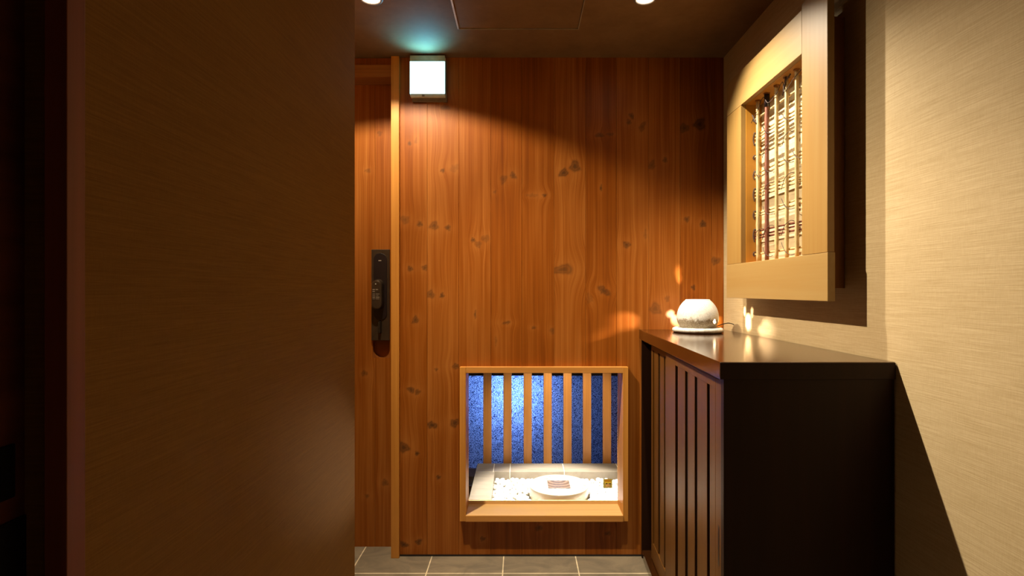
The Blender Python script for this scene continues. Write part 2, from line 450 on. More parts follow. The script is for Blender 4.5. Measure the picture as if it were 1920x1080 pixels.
# light post and the head of the doorway
obj('trim_1', B(X(-241.5), X(-226.5), Y(.992), Y(1.06), 0, CEIL-.001), M_TRIM, kind='structure', bevel=.001)
obj('trim_2', B(XALC, X(-241.5), Y(.996), Y(1.05), Z(400), Z(422)), M_LINTEL, kind='structure', bevel=.001)
planks('trim_3', [-650, -520, -405, -290, -241.5], 422, 436.5, D+.004, 1.0, core=[(XALC, X(-241.5), D+.0075, Y(1.05), Z(422), CEIL)], kind='structure')
obj('trim_4', B(X(jj[0]), X(jj[-1]), D-.0006, D+.0034, 0.0, Z(-494.5)), M_NODE, kind='structure')

# ------------------------------------------------------------------ door with routed pull and lock
DY = Y(1.0375); ds = 1.0375
def dpx(x, y): return ((x-976.5)*ds, -(y-545)*ds)      # image -> wall pixels on the door plane
dj = [-640, -520, -400, (703-976.5)*ds, -241.5]
gx0, gz1 = dpx(699, 480); gx1, gz0 = dpx(731, 671)
dk = [(690,320,5,4,.5,0),(712,250,4,5,.5,.3),(683,700,6,5,.6,0),(722,905,6,6,.6,.3),(688,930,4,4,.6,0)]
door = planks('door_1', dj, -480*ds, 400, DY, ds, hole=(X(gx0), X(gx1), Z(gz0), Z(gz1)),
       core=[(XALC+.05, X(gx0), DY+.0035, DY+.04, Z(-478*ds), Z(400)), (X(gx1), X(-241.5), DY+.0035, DY+.04, Z(-478*ds), Z(400)),
             (X(gx0), X(gx1), DY+.0035, DY+.04, Z(-478*ds), Z(gz0)), (X(gx0), X(gx1), DY+.0035, DY+.04, Z(gz1), Z(400)),
             (X(gx0), X(gx1), DY+.034, DY+.04, Z(gz0), Z(gz1))], knots=dk, kind='structure')
# rounded foot of the routed groove: two fillets filling the square corners
bm = bmesh.new(); R_ = X((gx1-gx0)/2); cx = X((gx0+gx1)/2); cz = Z(gz0)+R_
for s in (-1, 1):
    pts = [(cx+s*R_, Z(gz0))] + [(cx+s*R_*math.sin(a), cz-R_*math.cos(a)) for a in np.linspace(0.0, math.pi/2, 12)]
    lo = [bm.verts.new((x, DY, z)) for x, z in pts]; hi = [bm.verts.new((x, DY+.034, z)) for x, z in pts]
    bm.faces.new(lo); bm.faces.new(hi[::-1])
    for i in range(len(pts)): bm.faces.new((lo[i], lo[(i+1) % len(pts)], hi[(i+1) % len(pts)], hi[i]))
M_DOORF = wood('door_groove_wood', (0.285, 0.087, 0.014), (0.211, 0.056, 0.007), 'Z', fine=80)
obj('groove_foot', bm, M_DOORF, door)
def dbox(x0, x1, ya, yb, dy0, dy1):
    (a, t), (b, u) = dpx(x0, ya), dpx(x1, yb)
    return B(X(a), X(b), DY+dy0, DY+dy1, Z(u), Z(t))
def pill(bm, xc, za, zb, hw, dy0, dy1, n=12, taper=1.0):
    """upright rounded slab in world units"""
    pts = [(xc+hw*math.cos(a), zb-hw+hw*math.sin(a)) for a in np.linspace(0, math.pi, n)] + [(xc+hw*math.cos(a), za+hw+hw*math.sin(a)) for a in np.linspace(math.pi, 2*math.pi, n)]
    zc = (za+zb)/2
    lo = [bm.verts.new((xc+(x-xc)*taper, DY+dy0, zc+(z-zc)*taper)) for x, z in pts]; hi = [bm.verts.new((x, DY+dy1, z)) for x, z in pts]
    bm.faces.new(lo); bm.faces.new(hi[::-1])
    for i in range(len(pts)): bm.faces.new((lo[i], lo[(i+1) % len(pts)], hi[(i+1) % len(pts)], hi[i]))
    return bm
lock = obj('lock_plate', dbox(697.5, 731.5, 468, 638, -.012, .004), M_BRONZE, door, bevel=.002)
(c0, zt), (c1, zb_) = dpx(702, 475), dpx(727, 600)
obj('lock_recess', pill(bmesh.new(), X((c0+c1)/2), Z(zb_), Z(zt), X((c1-c0)/2), -.016, -.010), M_NODE, lock, bevel=.001)
(c0, zt), (c1, zb_) = dpx(701, 523), dpx(722, 582)
knob = obj('thumb_turn_cover', pill(bmesh.new(), X((c0+c1)/2), Z(zb_), Z(zt), X((c1-c0)/2), -.052, -.012, taper=.90), M_BRONZE, lock, bevel=.005)
(c0, zt), (c1, zb_) = dpx(706, 600), dpx(719, 626)
obj('thumb_turn', pill(bmesh.new(), X((c0+c1)/2)+.004, Z(zb_), Z(zt), .0065, -.034, -.010, taper=.8), M_BLACKM, lock, bevel=.002)
M_PRINT = plain('pale_print', (0.42, 0.36, 0.29), 0.6)
# rows of tiny printing on the cover
xk = X((dpx(701, 0)[0]+dpx(722, 0)[0])/2)
bm = bmesh.new()
for r_, (zz, segs) in enumerate([(543, 7), (546.5, 4), (551, 8), (554, 7), (557, 8), (560, 8)]):
    zc = Z(dpx(0, zz)[1])
    x = xk-.0165
    for q in range(segs):
        wq = random.uniform(.0022, .0044)
        if q % 5 != 3: box(bm, x, x+wq*.8, DY-.0526, DY-.0516, zc-.0016*(1 if r_ in (0, 1, 4) else .6), zc+.0016*(1 if r_ in (0, 1, 4) else .6))
        x += wq+.0006
obj('printing', bm, M_PRINT, lock, label='rows of tiny pale lettering')
bm = bmesh.new(); c = dpx(708, 533)
bmesh.ops.create_uvsphere(bm, u_segments=10, v_segments=6, radius=.0028, matrix=Matrix.Translation((xk-.003, DY-.053, Z(c[1]))))
obj('key_dot', bm, M_ALU, lock, True)
c = dpx(714, 489)
obj('indicator', B(X(c[0])-.006, X(c[0])+.006, DY-.0172, DY-.0155, Z(c[1])-.0018, Z(c[1])+.0018), M_ALU, lock)

# ------------------------------------------------------------------ sliding door at the left edge
M_LEAF = wood('reddish_burl_leaf', (0.20, 0.055, 0.022), (0.07, 0.018, 0.008), 'Y', fine=26, rough=.35)
M_JAMB = wood('red_brown_casing', (0.22, 0.06, 0.028), (0.15, 0.038, 0.017), 'Z', fine=60)
obj('trim_5', B(XL-.02, XL+.005, Y(.2536), Y(.2644), 0, 2.0), M_JAMB, kind='structure', bevel=.001)
leaf = obj('door_2', B(X(-246)-.035, X(-246), Y(-.02), Y(.272), Z(-111), 2.0), M_LEAF, kind='structure')
obj('lower_panel', B(X(-246)-.033, X(-246)+.002, Y(-.02), Y(.273), .005, Z(-111)), M_CABIN, leaf)
obj('finger_pull', B(X(-246)-.001, X(-246)+.003, Y(.236), Y(.2587), Z(-100), Z(-74)), M_NODE, leaf, bevel=.002)
obj('wall_door_pocket', B(XL-.22, XL-.20, Y(-.05), Y(.40), 0, CEIL), M_CABIN, kind='structure')

# ------------------------------------------------------------------ ceiling: hatch and downlights
h = thing('ceiling_hatch', 'square brown ceiling access hatch with a thin bright metal edge', 'hatch', (X(-4), Y(.79), CEIL))
a0, a1, b0, b1 = X(-105), X(96.2), Y(.8865)-.457, Y(.8865)
obj('hatch_panel', B(a0+.004, a1-.004, b0+.004, b1-.004, CEIL-.004, CEIL-.0003), M_CEIL, h)
M_CEILT = plain('bronze_edge', (0.30, 0.24, 0.17), 0.4, .5)
for (q0, q1, r0, r1, mm) in ((a0, a0+.006, b0, b1, M_ALU), (a1-.003, a1, b0, b1, M_CEILT), (a0, a1, b0, b0+.003, M_CEILT), (a0, a1, b1-.003, b1, M_CEILT)):
    obj('edge_strip', B(q0, q1, r0, r1, CEIL-.007, CEIL-.0002), mm, h)
M_LENS = emit('downlight_glow', (1.0, 0.86, 0.62), 30)
def downlight(px, label):
    t = thing('downlight', label, 'ceiling light', (X(px), Y(.797), CEIL))
    bm = lathe(bmesh.new(), [(.030, CEIL-.001), (.030, CEIL-.004), (.033, CEIL-.006), (.038, CEIL-.005), (.041, CEIL-.0005)], (X(px), Y(.797)), 40)
    obj('trim_ring', bm, M_GREYP, t, True)
    bm = lathe(bmesh.new(), [(0, CEIL-.0022), (.029, CEIL-.0018)], (X(px), Y(.797)), 40)
    obj('lens', bm, M_LENS, t)
downlight(-224, 'glowing round ceiling downlight near the door, left of the hatch')
downlight(186, 'glowing round ceiling downlight to the right of the hatch, nearer the cabinet')

# ------------------------------------------------------------------ exit light on the end wall
def wx(x, k): return X((x-976.5)*k)
def wz(y, k): return Z(-(y-545)*k)
kf = .983
e = thing('exit_light', 'brightly glowing white and green box light high on the plank wall', 'emergency light', (wx(801, kf), D, wz(180, kf)))
obj('housing', B(wx(768.5, kf), wx(834, kf), Y(kf)+.004, D-.010, wz(180, kf), wz(104, kf)), M_WHITEP, e, bevel=.002)
obj('front_panel', B(wx(768.5, kf), wx(834, kf), Y(kf), Y(kf)+.004, wz(175.5, kf), wz(115, kf)), emit('exit_panel_light', (0.46, 0.95, 1.0), 3), e, label='glowing front panel')
obj('top_strip', B(wx(768.5, kf), wx(834, kf), Y(kf), Y(kf)+.004, wz(115, kf), wz(104, kf)), plain('strip_grey_green', (.42, .47, .38), .5), e)
obj('bottom_strip', B(wx(770, kf), wx(834, kf), Y(kf)+.001, Y(kf)+.005, wz(181.5, kf), wz(175.5, kf)), M_WHITEP, e)
obj('test_switch', B(wx(791, kf), wx(796, kf), Y(kf)-.001, Y(kf)+.005, wz(181, kf), wz(177.5, kf)), M_GREYP, e)
spot('exit_light_glow', (wx(801, kf), Y(kf)-.020, wz(140, kf)), (0, -0.85, 1), 6.5, 108, 1.0, (0.10, 0.62, 1.0), 0.03)
obj('wall_mount', B(wx(772, .99), wx(837, .99), D-.015, D-.0005, wz(189, .99), wz(110, .99)-.004), M_GREYP, e, bevel=.001)

# ------------------------------------------------------------------ low window in the end wall
FY = D-.026
win = obj('window_1', B(X(-113.3), X(-102), FY, Y(1.045), Z(-428), Z(-142)), M_TRIM, kind='structure', bevel=.001)
obj('frame_side', B(X(189.5), X(199.3), FY, Y(1.045), Z(-428), Z(-142)), M_TRIM, win, bevel=.001)
obj('frame_head', B(X(-102), X(189.5), FY+.001, Y(1.045), Z(-153), Z(-142)), M_TRIMX, win, bevel=.001)
obj('sill', B(X(-102), X(189.5), FY-.001, Y(1.042), Z(-428), Z(-416.5)), M_SILL_LIT, win, bevel=.001)
obj('added_sill_facing', B(X(-102), X(189.5), FY-.004, FY-.001, Z(-428), Z(-416.8)), M_TRIMX, win, bevel=.0008)  # added facing in plain trim colour, keeps the painted light off the front
obj('glass_bead', B(X(-102), X(189.5), Y(1.0405), Y(1.045), Z(-416.5), Z(-410.5)), M_SILL_LIT, win)
obj('pane', B(X(-102), X(189.5), Y(1.0415), Y(1.0432), Z(-410.5), Z(-153)), M_GLASS, win)
# small sticker on the glass
st = thing('glass_sticker', 'tiny yellow-green square sticker on the low window glass, right of the basin', 'sticker', (X(163*1.04*1.0), Y(1.0412), Z(-368)))
gk = 1.0405
obj('sticker_face', B(wx(1131, gk), wx(1148, gk), Y(gk)-.0004, Y(gk)+.0008, wz(915, gk), wz(898, gk)), plain('sticker_olive', (.42, .40, .10), .5), st)
obj('header_band', B(wx(1134, gk), wx(1145, gk), Y(gk)-.0008, Y(gk)-.0003, wz(903.5, gk), wz(899, gk)), plain('sticker_ochre', (.50, .27, .02), .5), st)
obj('yellow_band', B(wx(1134, gk), wx(1145.5, gk), Y(gk)-.0008, Y(gk)-.0003, wz(906, gk), wz(903.5, gk)), plain('sticker_yellow', (.75, .60, .05), .5), st)
obj('pale_patch', B(wx(1136, gk), wx(1143.5, gk), Y(gk)-.0008, Y(gk)-.0003, wz(912.5, gk), wz(907, gk)), plain('sticker_tan', (.70, .48, .20), .5), st)
for xx in (1137.3, 1143.8):
    obj('printed_mark', B(wx(xx-1.1, gk), wx(xx+1.1, gk), Y(gk)-.0012, Y(gk)-.0008, wz(907.8, gk), wz(905.6, gk)), M_NODE, st)

# niche shell
NX0, NX1 = X(-190), X(262)
obj('wall_niche_left', B(NX0-.04, NX0, Y(1.045), Y(1.37), Z(-530), Z(-80)), M_NICHE, kind='structure')
obj('wall_niche_right', B(NX1, NX1+.04, Y(1.045), Y(1.37), Z(-530), Z(-80)), M_NICHE, kind='structure')
obj('ceiling_niche', B(NX0-.04, NX1+.04, Y(1.045), Y(1.37), Z(-80), Z(-70)), M_NICHE, kind='structure')
obj('floor_niche', B(NX0-.04, NX1+.04, Y(1.045), Y(1.37), Z(-540), Z(-530)), M_NICHE, kind='structure')
t = thing('niche_downlight', 'small lamp set in the roof of the window niche above the pebbles', 'ceiling light', (X(95), Y(1.12), Z(-80)))
obj('trim_ring', lathe(bmesh.new(), [(.022, Z(-80)-.001), (.022, Z(-80)-.004), (.03, Z(-80)-.0005)], (X(95), Y(1.12)), 24), M_GREYP, t)
# window at the back of the niche
GP = Y(1.36)
w2 = obj('window_2', B(X(-176), X(258), GP, GP+.004, Z(-452), Z(-216)), M_RAIN, kind='structure')
obj('frame_head', B(NX0, NX1, GP-.012, GP+.02, Z(-216), Z(-80)), M_NODE, w2)
obj('frame_foot', B(NX0, NX1, GP-.015, GP+.02, Z(-472), Z(-452)), plain('navy_frame', (.05, .05, .12), .4), w2)
obj('wall_niche_back', B(NX0, NX1, GP, GP+.02, Z(-530), Z(-472)), M_NICHE, kind='structure')
for s, (q0, q1) in enumerate(((NX0, X(-176)), (X(258), NX1))):
    obj('frame_side', B(q0, q1, GP-.01, GP+.02, Z(-452), Z(-216)), M_NODE, w2)
# dark back yard beyond the rippled glass
bm = bmesh.new()
box(bm, NX0-.3, NX1+.3, GP+.9, GP+.95, Z(-540), Z(100)); box(bm, NX0-.35, NX0-.3, GP+.02, GP+.9, Z(-540), Z(100)); box(bm, NX1+.3, NX1+.35, GP+.02, GP+.9, Z(-540), Z(100))
box(bm, NX0-.3, NX1+.3, GP+.02, GP+.9, Z(-545), Z(-540)); box(bm, NX0-.3, NX1+.3, GP+.02, GP+.9, Z(100), Z(105))
obj('wall_yard', bm, plain('navy_yard_wall', (.03, .04, .09), .8), kind='structure')

# slatted wooden screen
M_SLAT = wood('slat_wood', (0.458, 0.202, 0.048), (0.317, 0.118, 0.021), 'Z', fine=110)
k0 = 1.272
scr = thing('slatted_screen', 'upright row of orange-brown wooden slats behind the low window glass', 'slatted screen', (X(35), Y(k0), Z(-500)))
for cxp in (913.7, 951.5, 989.4, 1026.9, 1064.2, 1101, 1138.5):
    obj('slat', B(wx(cxp-7.7, k0), wx(cxp+7.7, k0), Y(k0), Y(k0)+.024, Z(-500), Z(-150)), M_SLAT, scr, bevel=.0015)
obj('top_rail', B(NX0, NX1, Y(k0)+.024, Y(k0)+.045, Z(-196), Z(-170)), M_SLAT, scr)
obj('foot_rail', B(NX0, NX1, Y(k0)+.024, Y(k0)+.045, Z(-500), Z(-470)), M_SLAT, scr)

# stone edging
SZ = Z(-410)
bed = (X(-59), X(225), Y(1.0455), Y(1.2077))
cur = thing('stone_edging', 'pale grey-beige stone tile edging around the white pebble bed', 'stone edging', (X(60), Y(1.24), Z(-500)))
def slab(x0, x1, y0, y1):
    obj('edging_tile', B(x0+.0012, x1-.0012, y0+.0012, y1-.0012, Z(-500), SZ), M_STONE, cur, bevel=.0015)
yb2 = Y(1.2666)
slab(X(-103), X(-59), bed[2], Y(1.2077))
slab(X(-103), wx(926, 1.235), bed[3], yb2)
slab(wx(926, 1.235), wx(956.6, 1.235), bed[3], yb2)
slab(wx(956.6, 1.235), wx(1056.5, 1.235), bed[3], yb2)
slab(wx(1056.5, 1.235), X(225), bed[3], yb2)
slab(X(225), NX1-.002, bed[2], yb2)
bm = B(X(-102), X(-60), bed[2]+.002, Y(1.2660), Z(-499), SZ-.0008); box(bm, X(-60), NX1-.004, bed[3]+.002, Y(1.2660), Z(-499), SZ-.0008)
obj('grout', bm, M_GROUT, cur)
obj('bed_base', B(X(-59), X(225), bed[2], bed[3], Z(-500), Z(-431)), M_GROUT, cur)

# thick glass basin
bx, by, bR = wx(1047.6, 1.115), Y(1.115), X(62)
bz = Z(-404.7)
def basin_mat():
    m = NT('frosted_glass')
    m.color((0.42, 0.36, 0.26)); m.rough(0.18, 0.6)
    m.b.inputs['Subsurface Weight'].default_value = 0.0
    return m.m
def basin_top_mat():
    m = NT('rippled_basin_top')
    n = m.noise(m.coords((1, 1.4, 1)), 46, 3, 0.6, 1.8)
    m.color(m.ramp(n, [(0.33, (0.12, 0.115, 0.10)), (0.47, (0.22, 0.21, 0.18)), (0.60, (0.34, 0.32, 0.27))])); m.rough(0.12, 0.6)
    m.bump(n, 0.3, 0.002); return m.m
def patch_mat():
    m = NT('ringed_patch')
    wv = m.add('ShaderNodeTexWave', wave_type='RINGS', rings_direction='SPHERICAL')
    m.l(m.coords((1, 1, 0), (0, -.050, 0)), wv.inputs['Vector']); wv.inputs['Scale'].default_value = 11; wv.inputs['Distortion'].default_value = 1.5
    m.color(m.ramp(wv.outputs['Fac'], [(0.2, (0.065, 0.045, 0.036)), (0.8, (0.115, 0.082, 0.064))])); m.rough(0.25, 0.5)
    return m.m
bs = thing('glass_basin', 'thick round frosted glass basin sitting among the white pebbles', 'basin', (bx, by, Z(-431)))
obj('basin_body', lathe(bmesh.new(), [(0, Z(-431)+.001), (bR-.002, Z(-431)+.001), (bR, Z(-429)), (bR, bz-.003), (bR-.001, bz-.001), (bR-.003, bz), (bR-.010, bz), (bR-.012, bz-.0015), (0, bz-.0015)], (bx, by), 72), basin_mat(), bs, True)
obj('basin_surface', lathe(bmesh.new(), [(bR-.0115, bz-.0012), (0, bz-.0008)], (bx, by), 72), basin_top_mat(), bs)
pw = X(41*1.115)/2
obj('centre_patch', B(bx-pw, bx+pw, by-.052, by+.052, bz-.001, bz+.0006), patch_mat(), bs, label='small square brown patch with curved rings')  # thin brown square with a ring pattern on the basin top

# ------------------------------------------------------------------ cabinet
def fx(k, add=0): return X(183.1 + 42.4*k + add)       # line of the cabinet front at depth k
kn_, kf_ = .5405, .998
cab = thing('shoe_cabinet', 'dark brown low cabinet with slatted sliding doors along the papered wall', 'cabinet', (X(295), Y(.77), 0))
RX = XR-.002
prs = lambda a, b, c0, c1, z0, z1: prism(bmesh.new(), [(c0(a), Y(a)), (c1(a), Y(a)), (c1(b), Y(b)), (c0(b), Y(b))], z0, z1)
R0 = lambda k: RX
obj('top', prs(kn_, kf_, lambda k: fx(k, -4.2), R0, Z(-90), Z(-72.5)), M_CABT, cab, bevel=.0015)
obj('end_cap', prs(kn_-.0006, kn_+.0005, lambda k: fx(k, -4.0), lambda k: RX-.0005, Z(-89.6), Z(-73.2)), M_CAB, cab)
obj('near_side_panel', prs(kn_+.001, kn_+.010, lambda k: fx(k), lambda k: RX-.001, 0.001, Z(-90)), M_CAB, cab, bevel=.001)
obj('far_side_panel', prs(kf_-.006, kf_-.0005, lambda k: fx(k), lambda k: RX-.001, 0.001, Z(-90)), M_CAB, cab, bevel=.001)
obj('bottom_board', prs(kn_+.010, kf_-.006, lambda k: fx(k, .5), lambda k: RX-.001, Z(-490), Z(-483)), M_CABT, cab)
obj('plinth', prs(kn_+.010, kf_-.006, lambda k: fx(k, 5), lambda k: RX-.001, 0.001, Z(-490)), M_CABIN, cab)
obj('top_track', prs(kn_+.010, kf_-.006, lambda k: fx(k, 2.5), lambda k: fx(k, 22), Z(-94), Z(-90)), M_CAB, cab)
obj('back_panel', prs(kn_+.010, kf_-.006, lambda k: fx(k, 60), lambda k: fx(k, 63), Z(-483), Z(-94)), M_CABIN, cab)
def door_(name, add, ka, kb, slats, stiles, label, mat):
    th = 6.0
    d = obj(name, prs(ka, kb, lambda k: fx(k, add+3.6), lambda k: fx(k, add+th), Z(-481), Z(-94.5)), M_CABIN, cab, label=label)
    for a, b in stiles:
        obj('stile', prs(a, b, lambda k: fx(k, add), lambda k: fx(k, add+3.5), Z(-481), Z(-95)), mat, d, bevel=.001)
    ia, ib = stiles[0][1], stiles[-1][0]
    obj('rail', prs(ia, ib, lambda k: fx(k, add), lambda k: fx(k, add+3.5), Z(-106), Z(-95)), mat, d, bevel=.001)
    obj('rail', prs(ia, ib, lambda k: fx(k, add), lambda k: fx(k, add+3.5), Z(-481), Z(-449)), mat, d, bevel=.001)
    for a, b in slats:
        obj('slat', prs(a, b, lambda k: fx(k, add+.9), lambda k: fx(k, add+3.5), Z(-449), Z(-106)), mat, d, bevel=.0012)
    return d
M_DOOR = wood('cabinet_slat_wood', (0.134, 0.056, 0.011), (0.087, 0.033, 0.006), 'Z', rough=0.46, spec=0.22, fine=60, bump=0.06)
M_DOOR.node_tree.nodes['Principled BSDF'].inputs['Specular Tint'].default_value = (1.0, 0.72, 0.42, 1)
d1 = door_('sliding_door', 4.0, .5515, .813, [(.583, .603), (.613, .652), (.663, .695), (.708, .7466)], [(.5515, .580), (.757, .813)], 'nearer slatted sliding door with finger slot', M_DOOR)
d2 = door_('sliding_door', 11.5, .745, .962, [(.865, .895), (.910, .942)], [(.745, .852), (.948, .962)], 'farther slatted sliding door', M_DOOR)
ks = .569
bm = bmesh.new()
prism(bm, [(fx(k, 3.85), Y(k)) for k in (.5672, .5712)] + [(fx(k, 4.1), Y(k)) for k in (.5712, .5672)], Z(-(1061-545)*ks), Z(-(986-545)*ks))
obj('finger_slot', bm, M_NODE, d1)

# ------------------------------------------------------------------ aroma burner on the cabinet
kb = .926; pc = (wx(1308, kb), Y(kb)); zt = Z(-72.5)
def glaze():
    m = NT('white_speckled_glaze')
    v = m.coords((1, 1, 1)); n = m.noise(v, 42, 5, 0.7, .6); n2 = m.noise(v, 240, 3, 0.7)
    tc = m.add('ShaderNodeTexCoord'); sp = m.add('ShaderNodeSeparateXYZ'); m.l(tc.outputs['Object'], sp.inputs[0])
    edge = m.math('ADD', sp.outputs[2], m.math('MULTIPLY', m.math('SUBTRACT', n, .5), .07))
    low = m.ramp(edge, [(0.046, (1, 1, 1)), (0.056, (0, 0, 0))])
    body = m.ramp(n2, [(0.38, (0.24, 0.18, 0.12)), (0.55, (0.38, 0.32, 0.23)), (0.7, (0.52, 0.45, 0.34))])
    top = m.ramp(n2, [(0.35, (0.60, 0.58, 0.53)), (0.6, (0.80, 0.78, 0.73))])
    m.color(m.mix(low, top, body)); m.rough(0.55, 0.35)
    m.bump(m.math('ADD', n, n2), 0.28, 0.003)
    return m.m
bur = thing('aroma_burner', 'white rough-glazed round ceramic aroma lamp standing on the cabinet top', 'aroma lamp', (pc[0], pc[1], zt))
def rough_lathe(prof, seg, amp):
    bm = lathe(bmesh.new(), prof, pc, seg)
    return bm
def saucer_mat():
    m = NT('saucer_glaze'); v = m.coords((1, 1, 1)); n = m.noise(v, 90, 4, .7); n2 = m.noise(v, 30, 3, .6)
    tc = m.add('ShaderNodeTexCoord'); sp = m.add('ShaderNodeSeparateXYZ'); m.l(tc.outputs['Object'], sp.inputs[0])
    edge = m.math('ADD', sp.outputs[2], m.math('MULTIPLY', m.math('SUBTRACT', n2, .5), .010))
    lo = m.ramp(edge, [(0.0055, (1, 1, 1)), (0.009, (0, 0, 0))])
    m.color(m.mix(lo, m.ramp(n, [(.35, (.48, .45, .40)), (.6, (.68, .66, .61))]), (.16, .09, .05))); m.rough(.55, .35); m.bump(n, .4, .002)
    return m.m
bR2 = .0965
sp_ = [(0, zt+.0005), (bR2-.008, zt+.0005), (bR2-.002, zt+.004), (bR2, zt+.011), (bR2-.002, zt+.017), (bR2-.010, zt+.021), (bR2-.02, zt+.020), (.068, zt+.014), (0, zt+.013)]
so = obj('saucer', lathe(bmesh.new(), sp_, pc, 64), saucer_mat(), bur, True)
bz0, bz1 = zt+.0135, zt+.127
bulb = Vector((pc[0], pc[1], zt+.052))
prof = []
for i in range(61):
    t = i/60
    z = bz0 + t*(bz1-bz0)
    # rounded body, widest a little below the middle, cut off flat at the top
    tc_ = 0.40
    r = .0795*math.sqrt(max(0, 1-((t-tc_)/ (0.745 if t > tc_ else 0.60))**2)) if True else 0
    prof.append((max(r, .047), z))
bm = lathe(bmesh.new(), prof, pc, 200)
def blob(u, v, cu, cv, a, b, tilt=0.0):
    du, dv = u-cu, v-cv; c, s = math.cos(tilt), math.sin(tilt)
    return ((du*c+dv*s)/a)**2 + ((-du*s+dv*c)/b)**2 < 1
kill = []
for f in bm.faces:
    c = f.calc_center_median(); d = c-bulb
    if d.y > 1e-4:
        tt = (D-bulb.y)/d.y; p = bulb+d*tt; u, v = p.x*S, (p.z-H)*S
        if abs(p.x) < XR:
            if blob(u, v, 192, -59, 30, 17, .1) or blob(u, v, 152, -84, 26, 9, .45) or blob(u, v, 281, -44, 7, 7) or blob(u, v, 292, -58, 9, 12, .5) or blob(u, v, 295, 34, 6, 11) or blob(u, v, 297, 22, 4, 9) or blob(u, v, 366, -62, 9, 14, -.5):
                kill.append(f); continue
    if d.x > 1e-4:
        tt = (XR-bulb.x)/d.x; p = bulb+d*tt; u, v = p.y/D*1000, (p.z-H)*S
        if p.y < D:
            if blob(u, v, 892, -53, 12, 15) or blob(u, v, 906, -36, 4, 8) or blob(u, v, 878, -36, 4, 8) or blob(u, v, 822, -59, 22, 15) or blob(u, v, 838, -64, 16, 9, .0):
                kill.append(f)
bmesh.ops.delete(bm, geom=kill, context='FACES')
po = obj('pot', bm, glaze(), bur, True)
so_ = po.modifiers.new('wall', 'SOLIDIFY'); so_.thickness = .004; so_.offset = -1
tx = bpy.data.textures.new('rough_clay', 'CLOUDS'); tx.noise_scale = .025
dm = so.modifiers.new('rough', 'DISPLACE'); dm.texture = tx; dm.strength = .003; dm.mid_level = .5
rt = .0472
obj('oil_dish', lathe(bmesh.new(), [(rt-.0005, bz1-.001), (rt, bz1+.001), (rt-.002, bz1+.0035), (rt-.006, bz1+.002), (.02, bz1-.006), (0, bz1-.007), (0, bz1-.009), (.025, bz1-.008), (rt-.0005, bz1-.001)], pc, 48), plain('dish_white', (.86, .84, .80), .4), bur, True)
bm = bmesh.new(); bmesh.ops.create_uvsphere(bm, u_segments=16, v_segments=10, radius=.006, matrix=Matrix.Translation(bulb))
point('lamp_burner', bulb, 13.0, (1.0, 0.78, 0.56), 0.005)
bm.free()
P = [(wx(1346, .935), Y(.935)+.004, zt+.024), (wx(1356, .94), Y(.94), zt+.031), (wx(1366, .945), Y(.945), zt+.034), (wx(1376, .95), Y(.952), zt+.028), (wx(1382, .955), Y(.955), zt+.017), (wx(1384, .956), Y(.956), zt+.003)]
bm = tube(bmesh.new(), spline([(pc[0]+.07, pc[1]+.01, zt+.021)] + P, 6), .0017, 8)
obj('power_cord', bm, M_CORD, bur, True, label='thin black power cord')

# ------------------------------------------------------------------ latticed frame on the right wall
XF = 345.0
lf = thing('lattice_frame', 'large pale wooden frame with bamboo lattice hung on the right papered wall', 'wall frame', (XR, Y(.746), Z(-12)))
ya, yb_ = .5995, .893
ia, ib = .655, .8364
XB = X(353)
obj('bottom_rail', B(X(XF-.6), XB, Y(ya)-.002, Y(yb_), Z(-12), Z(43)), M_FRAMEY, lf, bevel=.0012)
obj('top_rail', B(X(XF), XB, Y(ia)+.0006, Y(yb_), Z(291), Z(345)), M_FRAMEY, lf, bevel=.0012)
obj('stile', B(X(XF), XB, Y(ya)+.0015, Y(ia), Z(43)+.0008, Z(352)), M_FRAMEZ, lf, bevel=.0012)
obj('stile', B(X(XF), XB, Y(ib), Y(yb_)-.001, Z(43)+.0006, Z(291)-.0006), M_FRAMEZ, lf, bevel=.0012)
# box behind the face
by0, by1, bz0_, bz1_ = .626, .872, 3, 322
bxo = obj('box_side', B(XB, XR-.001, Y(by0), Y(by0)+.02, Z(bz0_), Z(bz1_)), M_BOX, lf, bevel=.001)
obj('box_side', B(XB, XR-.001, Y(ib)-.002, Y(ib)+.018, Z(bz0_), Z(bz1_)), M_INNER, lf)
obj('box_side', B(XB, XR-.001, Y(by0)+.02, Y(ib)-.002, Z(bz0_), Z(43)), M_INNER, lf)
obj('box_side', B(XB, XR-.001, Y(by0)+.02, Y(ib)-.002, Z(291), Z(bz1_)), M_INNER, lf)
obj('back_board', B(XR-.007, XR-.001, Y(by0)+.02, Y(ib)-.002, Z(43), Z(291)), M_PANELB, lf)
xb = 362.6
vr = [.8157, .7857, .7562, .7274, .7007, .673]
def bamboo(bm, p0, p1, r, nodes, wob=.0008):
    p0, p1 = Vector(p0), Vector(p1); pts = []; rr = []
    n = 26
    for i in range(n+1):
        t = i/n
        p = p0.lerp(p1, t); p.x += random.uniform(-1, 1)*wob*.2; p.y += math.sin(t*5+p0.y*90)*wob*.6; p.z += math.sin(t*7+p0.z*60)*wob if abs(p0.z-p1.z) < .05 else 0
        pts.append(p)
        rr.append(r*(1+.0*t))
    for q in nodes:
        i = int(q*n); rr[i] = r*1.22
    return tube(bm, pts, rr, 10)
